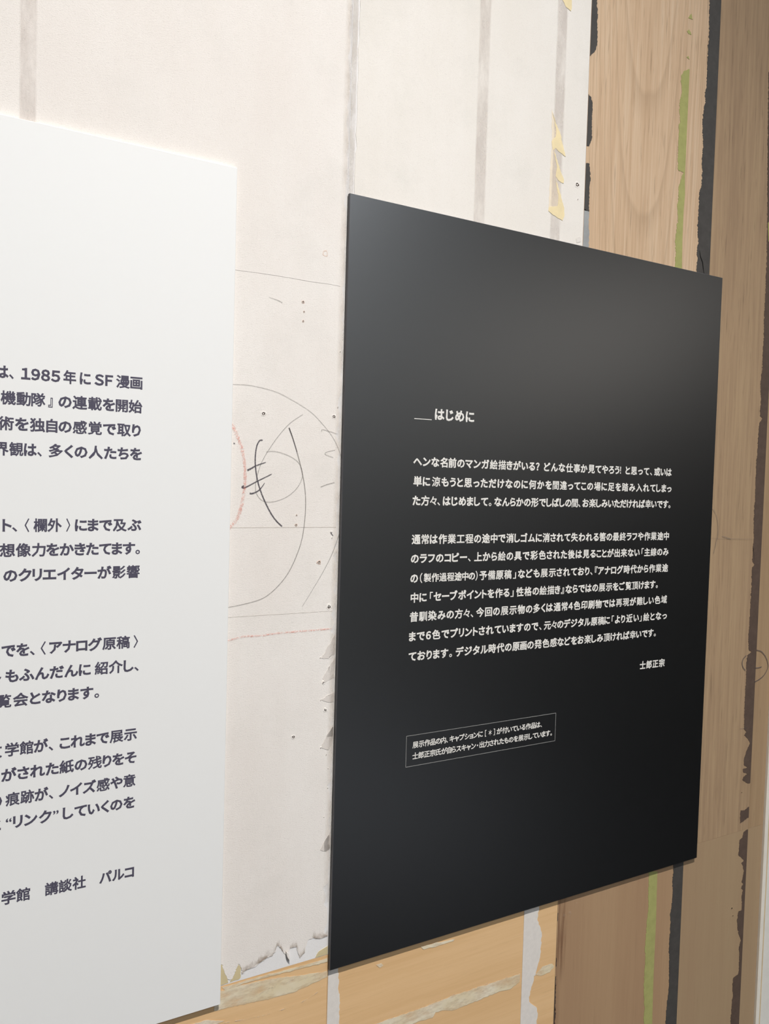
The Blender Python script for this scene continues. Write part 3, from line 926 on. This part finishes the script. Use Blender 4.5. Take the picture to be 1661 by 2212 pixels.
BT = [
    ([('ヘンな名前のマンガ絵描きがいる？', 87, 818), ('どんな仕事か見てやろう！', 843, 1290), ('と思って、', 1315, 1470), ('或いは', 1482, 1583)], R3, ((115, 374), (1550, 421))),
    ([('単に', 88, 185), ('涼もうと思っただけなのに何かを間違ってこの場に足を踏み入れてしまっ', 195, 1582)], R3, ((112, 483), (1555, 520))),
    ([('た方々、', 83, 243), ('はじめまして。', 258, 540), ('なんらかの形でしばしの間、', 556, 1055), ('お楽しみいただければ幸いです。', 1066, 1576)], R3, ((105, 597), (1540, 610))),
    ([('通常は作業工程の途中で消しゴムに消されて失われる筈の最終ラフや作業途中', 78, 1567)], R4, ((105, 95), (1548, 73))),
    ([('のラフのコピー、', 73, 420), ('上から絵の具で彩色された後は見ることが出来ない', 440, 1398), ('「主線のみ', 1408, 1565)], R4, ((95, 207), (1545, 163))),
    ([('の', 70, 115), ('（', 125, 140), ('製作過程途中の', 147, 445, 0.9), ('）', 447, 460), ('予備原稿', 470, 656), ('」', 665, 682), ('なども展示されており、', 693, 1125), ('『アナログ時代から作業途', 1138, 1562)], R4, ((92, 322), (1540, 256))),
    ([('中に', 72, 165), ('「', 183, 200), ('セーブポイントを作る', 204, 645), ('」', 650, 668), ('性格の絵描き', 683, 938), ('』', 942, 960), ('ならではの展示をご覧頂けます。', 968, 1503)], R4, ((95, 434), (1370, 358))),
    ([('昔馴染みの方々、', 67, 435), ('今回の展示物の多くは通常４色印刷物では再現が難しい色域', 450, 1555)], R4, ((92, 544), (1535, 440))),
    ([('まで６色でプリントされていますので、', 62, 830), ('元々のデジタル原稿に', 843, 1225), ('「より近い', 1235, 1393), ('」', 1396, 1409), ('絵となっ', 1418, 1555)], R4, ((90, 655), (1530, 535))),
    ([('ております。', 60, 312), ('デジタル時代の原画の発色感などをお楽しみ頂ければ幸いです。', 333, 1491)], R4, ((85, 766), (1350, 650))),
]
SIG = ([('士郎正宗', 1398, 1542)], R5, ((1415, 153), (1525, 138)))
NOTE = [
    ([('展示作品の内、', 83, 288), ('キャプションに', 297, 490), ('［', 502, 510), ('＊', 523, 541), ('］', 552, 560), ('が付いている作品は、', 570, 832)], R5, ((97, 611), (770, 505))),
    ([('士郎正宗氏が自らスキャン', 82, 450), ('・', 455, 463), ('出力されたものを展示しています。', 470, 890)], R5, ((97, 676), (870, 547))),
]
TITLE = ([('はじめに', 212, 440)], R3, ((235, 94), (420, 107)))

allw = ''.join(s[0] for L in WT for s in L[0])
allb = ''.join(s[0] for L in BT + NOTE + [SIG, TITLE] for s in L[0])
prepare(allw, WB)
prepare(allb, BB)
prepare(''.join(s[0] for L in NOTE for s in L[0]), NB)
for segs, (ox, oy, s), yc in WT:
    text_line(segs, 0.0125, WB, ox, oy, s, yc, M['ink_dark'], white)
for segs, (ox, oy, s), yc in BT:
    text_line(segs, 0.0118, BB, ox, oy, s, yc, M['ink_white'], black)
segs, (ox, oy, s), yc = TITLE
text_line(segs, 0.0143, BB, ox, oy, s, yc, M['ink_white'], black, 'heading')
segs, (ox, oy, s), yc = SIG
text_line(segs, 0.0118, BB, ox, oy, s, yc, M['ink_white'], black, 'signature_line')
# rule before the heading
a = wp(894.7, 904, YP)
b = wp(932.4, 906.7, YP)
box('heading_rule', a[0], b[0], YP - 0.00016, YP - 0.00002, a[1] - 0.0004, a[1] + 0.0004, M['ink_white'], black)
# outlined note
c = [wp(x, y, YP) for x, y in zoom(*R5, [(46, 563), (912, 428), (909, 590), (43, 745)])]
bx0, bx1 = (c[0][0] + c[3][0]) / 2, (c[1][0] + c[2][0]) / 2
bz1, bz0 = (c[0][1] + c[1][1]) / 2, (c[2][1] + c[3][1]) / 2
w = 0.00055
o4, i4 = rect(bx0, bx1, bz0, bz1), rect(bx0 + w, bx1 - w, bz0 + w, bz1 - w)
v = [(x, YP - 0.00016, z) for x, z in o4 + i4] + [(x, YP - 0.00002, z) for x, z in o4 + i4]
f = []
for i in range(4):
    j = (i + 1) % 4
    f += [(i, j, 4 + j, 4 + i), (i, 8 + i, 8 + j, j), (4 + j, 12 + j, 12 + i, 4 + i)]
frame = mesh_obj('note_frame', v, f, M['ink_grey'], black)
for segs, (ox, oy, s), yc in NOTE:
    text_line(segs, 0.0083, NB, ox, oy, s, yc, M['ink_white'], black, 'note_line')
for l in LOG:
    print('SEG', l)
